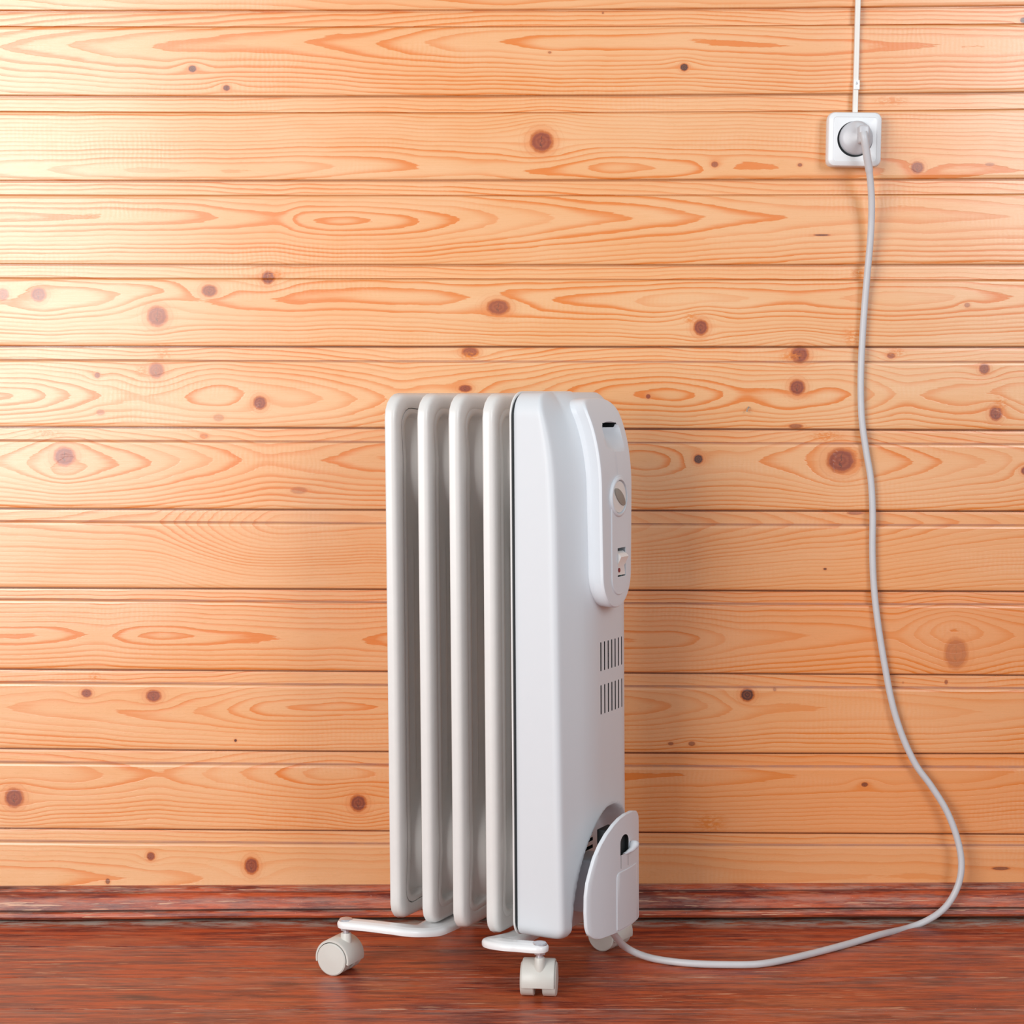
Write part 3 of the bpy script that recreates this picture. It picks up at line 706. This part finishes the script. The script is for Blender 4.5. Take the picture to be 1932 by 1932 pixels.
# foot brackets with casters (not leaning: they sit on the floor)
def ribbon(name, pts, width, z, th, drop=(0,)):
    """flat bar with rounded ends along pts (u, v), width list"""
    dr = list(drop) + [drop[-1]]*(len(pts)-len(drop)); C_ = catmull([(p[0], p[1], -d) for p, d in zip(pts, dr)], 8); n = len(C_)
    wds = np.interp(np.linspace(0, 1, n), np.linspace(0, 1, len(width)), width)
    def edge(off):
        L_, R_ = [], []
        for i, p in enumerate(C_):
            t = (C_[min(i+1, n-1)]-C_[max(i-1, 0)]).normalized(); nn = Vector((-t.y, t.x, 0)).normalized(); w_ = wds[i]/2-off
            L_.append(p+nn*w_); R_.append(p-nn*w_)
        t = (C_[-1]-C_[-2]).normalized(); nn = Vector((-t.y, t.x, 0)); w_ = wds[-1]/2-off
        cap = [C_[-1] + nn*w_*math.cos(a) + t*w_*math.sin(a) for a in np.linspace(0, math.pi, 14)[1:-1]]
        return L_ + cap + R_[::-1]
    rings = []
    for off, zz in ((.002, z-th), (.0004, z-th+.001), (0, z-th+.003), (0, z-.0028), (.0012, z-.0010), (.0034, z), (.0050, z+.0002), (.0064, z+.0009), (.0078, z+.0010)):
        rings.append([Vector((p.x, p.y, zz+p.z)) for p in edge(off)])
    n2 = len(rings[0]); V = [p for r in rings for p in r]; Fc = []
    for i in range(len(rings)-1):
        for j in range(n2): k = (j+1) % n2; Fc.append((i*n2+j, i*n2+k, (i+1)*n2+k, (i+1)*n2+j))
    m = n; top = (len(rings)-1)*n2
    for base, flip in ((top, 0), (0, 1)):       # caps as strips (outline is concave)
        for i in range(n-1): Fc.append((base+i, base+i+1, base+n2-2-i, base+n2-1-i)[::-1 if flip else 1])
        Fc.append(tuple(base+q for q in range(n-1, n2-n+1))[::-1 if flip else 1])
    me = mesh(name, V, Fc); smooth(me, 45); return me
def caster(bracket, stem, centre, ang, z_arm):
    """stem (u,v) pivot, centre (u,v) of the wheel pair, ang = axle direction in the u,v plane"""
    A = Vector((math.cos(ang), math.sin(ang), 0)); Bd = Vector((-A.y, A.x, 0)); c = Vector((centre[0], centre[1], .0185))
    Rz = Matrix(((A.x, Bd.x, 0, c.x), (A.y, Bd.y, 0, c.y), (0, 0, 1, c.z), (0, 0, 0, 1)))
    s = Vector((stem[0], stem[1], 0)); sd = 1 if (s-Vector((c.x, c.y, 0))).dot(Bd) > 0 else -1
    # hood: sector of a hollow drum, open below
    W2, RO, RI = .0175, .0218, .0192; a0, a1 = math.radians(-12), math.radians(192); n = 40; V = []
    secs = [(-W2, RI), (-W2, RO-.0008), (-W2+.0012, RO), (W2-.0012, RO), (W2, RO-.0008), (W2, RI)]
    for k in range(n+1):
        a = a0+(a1-a0)*k/n
        if sd > 0: a = math.pi-a
        for x, r in secs: V.append(Rz @ Vector((x, r*math.cos(a), r*math.sin(a))))
    q = len(secs); Fc = [(k*q+j, k*q+(j+1) % q, (k+1)*q+(j+1) % q, (k+1)*q+j) for k in range(n) for j in range(q)]
    Fc += [tuple(range(q))[::-1], tuple(range(n*q, n*q+q))]
    me = mesh('caster_housing', V, Fc); smooth(me, 45)
    h = link('caster_housing', me, M_CASTER, bracket)
    # stem boss: tapered post in front of the hood
    rings = []
    for z, rx, ry in ((.018, .003, .003), (.024, .0048, .0055), (.032, .0056, .0064), (.0440, .0056, .0064), (.0455, .0048, .0055)):
        r = []
        for k in range(20):
            t = 2*math.pi*k/20; p = s + A*math.cos(t)*rx + Bd*(math.sin(t)*ry); r.append(Vector((p.x, p.y, z)))
        rings.append(r)
    me = loft('caster_stem', rings); smooth(me, 50); link('caster_stem', me, M_CASTER, bracket)
    me = lathe('axle_pin', [(.0036, .044), (.0036, z_arm-.006)], 20, Matrix.Translation((s.x, s.y, 0))); link('axle_pin', me, M_METAL, bracket)
    me = lathe('nut', [(.0062, z_arm-.0112), (.0066, z_arm-.0102), (.0066, z_arm-.0078), (.006, z_arm-.0070)], 6, Matrix.Translation((s.x, s.y, 0))); link('nut', me, M_METAL, bracket)
    me = lathe('bolt', [(.0078, z_arm-.0012), (.0080, z_arm+.0002), (.0070, z_arm+.0016), (.0045, z_arm+.0024), (.001, z_arm+.0027)], 28, Matrix.Translation((s.x, s.y, 0))); tag(link('bolt', me, M_METAL, bracket), 'shiny metal bolt head')
    for sx in (-1, 1):
        x0, x1 = (.0045, .0195) if sx > 0 else (-.0195, -.0045)
        M_ = Rz @ Matrix.Rotation(math.pi/2, 4, 'Y')
        pr = [(.012, x0), (.0170, x0), (.0183, x0+.001), (.0183, x1-.0012), (.0170, x1-.0001), (.0150, x1+.0002*sx*0), (.006, x1+.0009), (.001, x1+.0011)] if sx > 0 else [(.001, x0-.0011), (.006, x0-.0009), (.0150, x0), (.0170, x0+.0001), (.0183, x0+.0012), (.0183, x1-.001), (.0170, x1), (.012, x1)]
        me = lathe('caster_wheel', pr, 48, M_)
        link('caster_wheel', me, M_CASTER, bracket)
def deg(a): return math.radians(a)
ZA = .0600
# rotation of local frame: local u axis points to world angle -28 deg; world-facing angles are given + 28
bl = link('foot_bracket', ribbon('foot_bracket', [(-.118, .140), (-.118, .085), (-.119, .030), (-.120, .006), (-.128, -.015), (-.146, -.0265), (-.170, -.032), (-.199, -.037)], [.040, .040, .040, .036, .030, .024, .023, .022], ZA, .0085, (.0085, .0085, .0085, .0080, .0040, .0010, 0)), M_BRACKET, ROOT)
caster(bl, (-.2000, -.0375), (-.2085, -.0375), deg(92), ZA)
br = link('foot_bracket', ribbon('foot_bracket', [(-.018, .140), (-.018, .085), (-.018, .036), (-.0225, .006), (-.0215, -.018), (-.004, -.0240), (.012, -.0205), (.031, -.0160)], [.030, .030, .030, .029, .027, .024, .023, .023], ZA, .0085, (.0085, .0085, .0085, .0060, .0015, 0)), M_BRACKET, ROOT)
caster(br, (.0330, -.0160), (.0270, -.0055), deg(22), ZA)
# rear arms
for side, parent, pts, stem, cen, an in ((-1, bl, [(-.112, .10), (-.115, .150), (-.128, .175), (-.160, .186), (-.199, .190)], (-.2, .190), (-.191, .196), 40),
                                 (1, br, [(-.018, .10), (-.018, .150), (-.012, .176), (.006, .186), (.028, .188)], (.0305, .188), (.0215, .186), 80)):
    arm = link('rear_arm', ribbon('rear_arm', pts, [.034, .032, .026, .023, .022], ZA-.0004, .008, (.0088, .007, .003, 0)), M_BRACKET, parent)
    caster(parent, stem, cen, deg(an), ZA-.0004)

# ------------------------------------------------------------------ mains cord of the radiator, with its plug
def to_local(p): 
    d = Vector(p)-ORG; return Vector((d.x*CU - d.y*SU, d.x*SU + d.y*CU, d.z))
def on_wall(x, y, Y): return Vector((wall_x(x, y, Y), Y, wall_z(y, Y)))
rc = .0041
def loc2w(u, v, z): return Vector((ORG.x+u*CU+v*SU, ORG.y-u*SU+v*CU, z))
pts = [loc2w(.060, .082, .0800), loc2w(.068, .080, .062)]
pts += [floor_pt(1168, 1775, .030), floor_pt(1182, 1788, .016), floor_pt(1205, 1800, .0075)]
pts += [floor_pt(x, y, rc+.0002) for x, y in ((1240, 1810), (1300, 1817.5), (1370, 1820), (1430, 1819), (1480, 1811), (1540, 1797), (1600, 1781), (1660, 1763.5))]
pts += [on_wall(1712, 1751, -.048), on_wall(1752, 1735, -.038), on_wall(1785, 1710, -.034), on_wall(1807, 1672, -.031), on_wall(1814, 1630, -.028), on_wall(1806, 1582, -.024), on_wall(1786, 1530, -.020), on_wall(1757, 1483, -.017),
        on_wall(1728, 1443, -.015), on_wall(1703, 1390, -.013), on_wall(1684, 1330, -.0115), on_wall(1670, 1260, -.0105), on_wall(1657, 1180, -.010), on_wall(1649, 1110, -.0098), on_wall(1646, 1040, -.0098), on_wall(1646.5, 970, -.0098),
        on_wall(1643, 905, -.0098), on_wall(1634, 850, -.0098), on_wall(1626, 790, -.0098), on_wall(1624, 720, -.0098), on_wall(1626.5, 650, -.0105), on_wall(1631, 580, -.012), on_wall(1637, 510, -.016), on_wall(1643, 440, -.022), on_wall(1644.5, 380, -.030),
        on_wall(1641, 330, -.040), on_wall(1635, 290, -.049), on_wall(1631, 262, -.054), on_wall(1629, 250, -.052)]
cp = catmull(pts, 10)
n = len(cp); rad = [rc + (.0006 if i > n-30 else 0) for i in range(n)]
cord = link('power_cord', tube('power_cord', [to_local(p) for p in cp], rad, 14), M_CORD, ROOT); tag(cord, 'grey white mains cord running from heater over floor and up to socket')

# plug: round face in the socket with a raised ridge, cord leaving at the front
SX, SZ = wall_x(1605.5, 267), wall_z(268)
PX_, PZ_ = wall_x(1617, 259, -.03), wall_z(259, -.03)
def plug_mesh():
    rings = []; N = 64
    for (r, y) in ((.0178, -.006), (.0200, -.012), (.0203, -.020), (.0199, -.0265), (.0186, -.0285), (.0150, -.0305), (.008, -.0318), (.001, -.0322)):
        ring = []
        for k in range(N):
            a = 2*math.pi*k/N; x, z = r*math.cos(a), r*math.sin(a); yy = y
            if y < -.022:       # raised block across the upright axis
                q = math.exp(-((x-.003)/.0085)**4); yy -= .0065*q*(1 if z > -.004 else max(0, 1+(z+.004)/.012))*min(1, (.0203-r)/.004+.25)
            ring.append(Vector((PX_+x, yy, PZ_+z)))
        rings.append(ring)
    me = loft('plug', rings); smooth(me, 50)
    for v in me.vertices: v.co = to_local(v.co)
    return me
plug = link('plug', plug_mesh(), M_PLUG, cord); tag(plug, 'round grey plug pushed into the socket')
# moulded yoke from which the cord leaves
me = boxmesh('strain_relief', -.0065, .0065, -.050, -.030, -.0105, .0105, .003)
mapmesh(me, lambda c: to_local(Vector((PX_+.0052+c.x, c.y, PZ_+.0015+c.z))))
sr = link('strain_relief', me, M_PLUG, cord)

# ------------------------------------------------------------------ wall socket
sock = bpy.data.objects.new('wall_socket', None); COL.objects.link(sock); sock.location = (SX, 0, SZ); sock.empty_display_size = .05
tag(sock, 'square white surface-mounted wall socket with grey plug in it, high on the pine wall', 'socket')
def sq(h, r, y):
    out = []
    for k in range(96):       # rounded square sampled by angle
        a = 2*math.pi*k/96; c, s_ = math.cos(a), math.sin(a); t = h/max(abs(c), abs(s_)); x, z = c*t, s_*t
        if abs(x) > h-r and abs(z) > h-r:
            cx, cz = math.copysign(h-r, x), math.copysign(h-r, z); b = c*cx+s_*cz; t = b+math.sqrt(max(0, b*b-(cx*cx+cz*cz-r*r))); x, z = c*t, s_*t
        out.append(Vector((x, y, z)))
    return out
def tilt(c): # slightly askew on the wall
    a = math.radians(-.7); return Vector((c.x*math.cos(a)-c.z*math.sin(a), c.y, c.x*math.sin(a)+c.z*math.cos(a)))
me = loft('back_box', [sq(.0310, .007, .0012), sq(.0312, .007, -.012), sq(.0322, .008, -.013), sq(.0324, .008, -.0185), sq(.0320, .008, -.0205)]); smooth(me, 40); mapmesh(me, tilt)
link('back_box', me, M_SOCKET, sock)
rings = [sq(.0322, .008, -.0206), sq(.0322, .0082, -.0225), sq(.0312, .008, -.0248), sq(.0292, .0070, -.0262), sq(.0262, .004, -.0272), sq(.0256, .003, -.0266), sq(.0250, .0028, -.0268)]
nn = len(rings[0]); rings.append([Vector((.0213*math.cos(math.atan2(p.z, p.x)), -.0270, .0213*math.sin(math.atan2(p.z, p.x)))) for p in rings[-1]])
rings.append([Vector((p.x*.99, -.0262, p.z*.99)) for p in rings[-1]]); rings.append([Vector((p.x, -.0215, p.z)) for p in rings[-1]])
me = loft('front_plate', rings, True, False); smooth(me, 28); mapmesh(me, tilt)
link('front_plate', me, M_SOCKET, sock)
me = loft('socket_well', [[Vector((.0211*math.cos(2*math.pi*k/40), -.0212, .0211*math.sin(2*math.pi*k/40))) for k in range(40)], [Vector((.0211*math.cos(2*math.pi*k/40), -.0225, .0211*math.sin(2*math.pi*k/40))) for k in range(40)]]); smooth(me)
mapmesh(me, tilt)
link('socket_well', me, M_DARK, sock)  # well painted near-black for the shade in the ring round the plug

# ------------------------------------------------------------------ cable up the wall
wc = bpy.data.objects.new('wall_cable', None); COL.objects.link(wc); wc.location = (wall_x(1612, 190), 0, wall_z(212)); wc.empty_display_size = .03
tag(wc, 'thin flat white cable fixed to the boards, rising straight up from the socket', 'cable')
zt2 = wall_z(-260); b0 = wc.location
cl = [(wall_x(1611, 215), wall_z(218)), (wall_x(1612, 180), wall_z(180)), (wall_x(1613, 140), wall_z(140)), (wall_x(1616.5, 0), wall_z(0)), (wall_x(1622, -260), wall_z(-260))]
rings = []
for x, z in cl:
    rings.append([Vector((x-b0.x+p[0], p[1], z-b0.z)) for p in rrect(-.0031, .0031, -.0105, -.0040, .0012, 3)])
me = loft('sheath', rings); smooth(me, 50); link('sheath', me, M_DUCT, wc)
me = boxmesh('cable_clip', -.0036, .0036, -.0125, -.0038, -.0058, .0058, .0008); mapmesh(me, lambda c: Vector((c.x+wall_x(1613, 163)-b0.x, c.y, c.z+wall_z(163)-b0.z)))
tag(link('cable_clip', me, M_TAPE, wc), 'shiny white clip round the cable')
me = lathe('clip_nail', [(.0016, .0), (.0016, .0008), (.0006, .0012)], 12, Matrix.Translation((wall_x(1613, 159)-b0.x, -.0124, wall_z(160)-b0.z)) @ Matrix.Rotation(math.pi/2, 4, 'X')); link('clip_nail', me, M_METAL, wc)

# small bent nail left in a board
p = on_wall(1412, 768, -.004)
me = tube('bent_nail', [Vector((0, .004, .0)), Vector((0, -.003, 0)), Vector((-.0006, -.005, -.001)), Vector((-.0022, -.0055, -.0035)), Vector((-.0026, -.0052, -.0055))], [.0007]*4+[.0011], 8)
nl = link('bent_nail', me, M_GRIP); nl.location = p; tag(nl, 'tiny bent nail sticking out of a wall board right of the heater', 'nail')
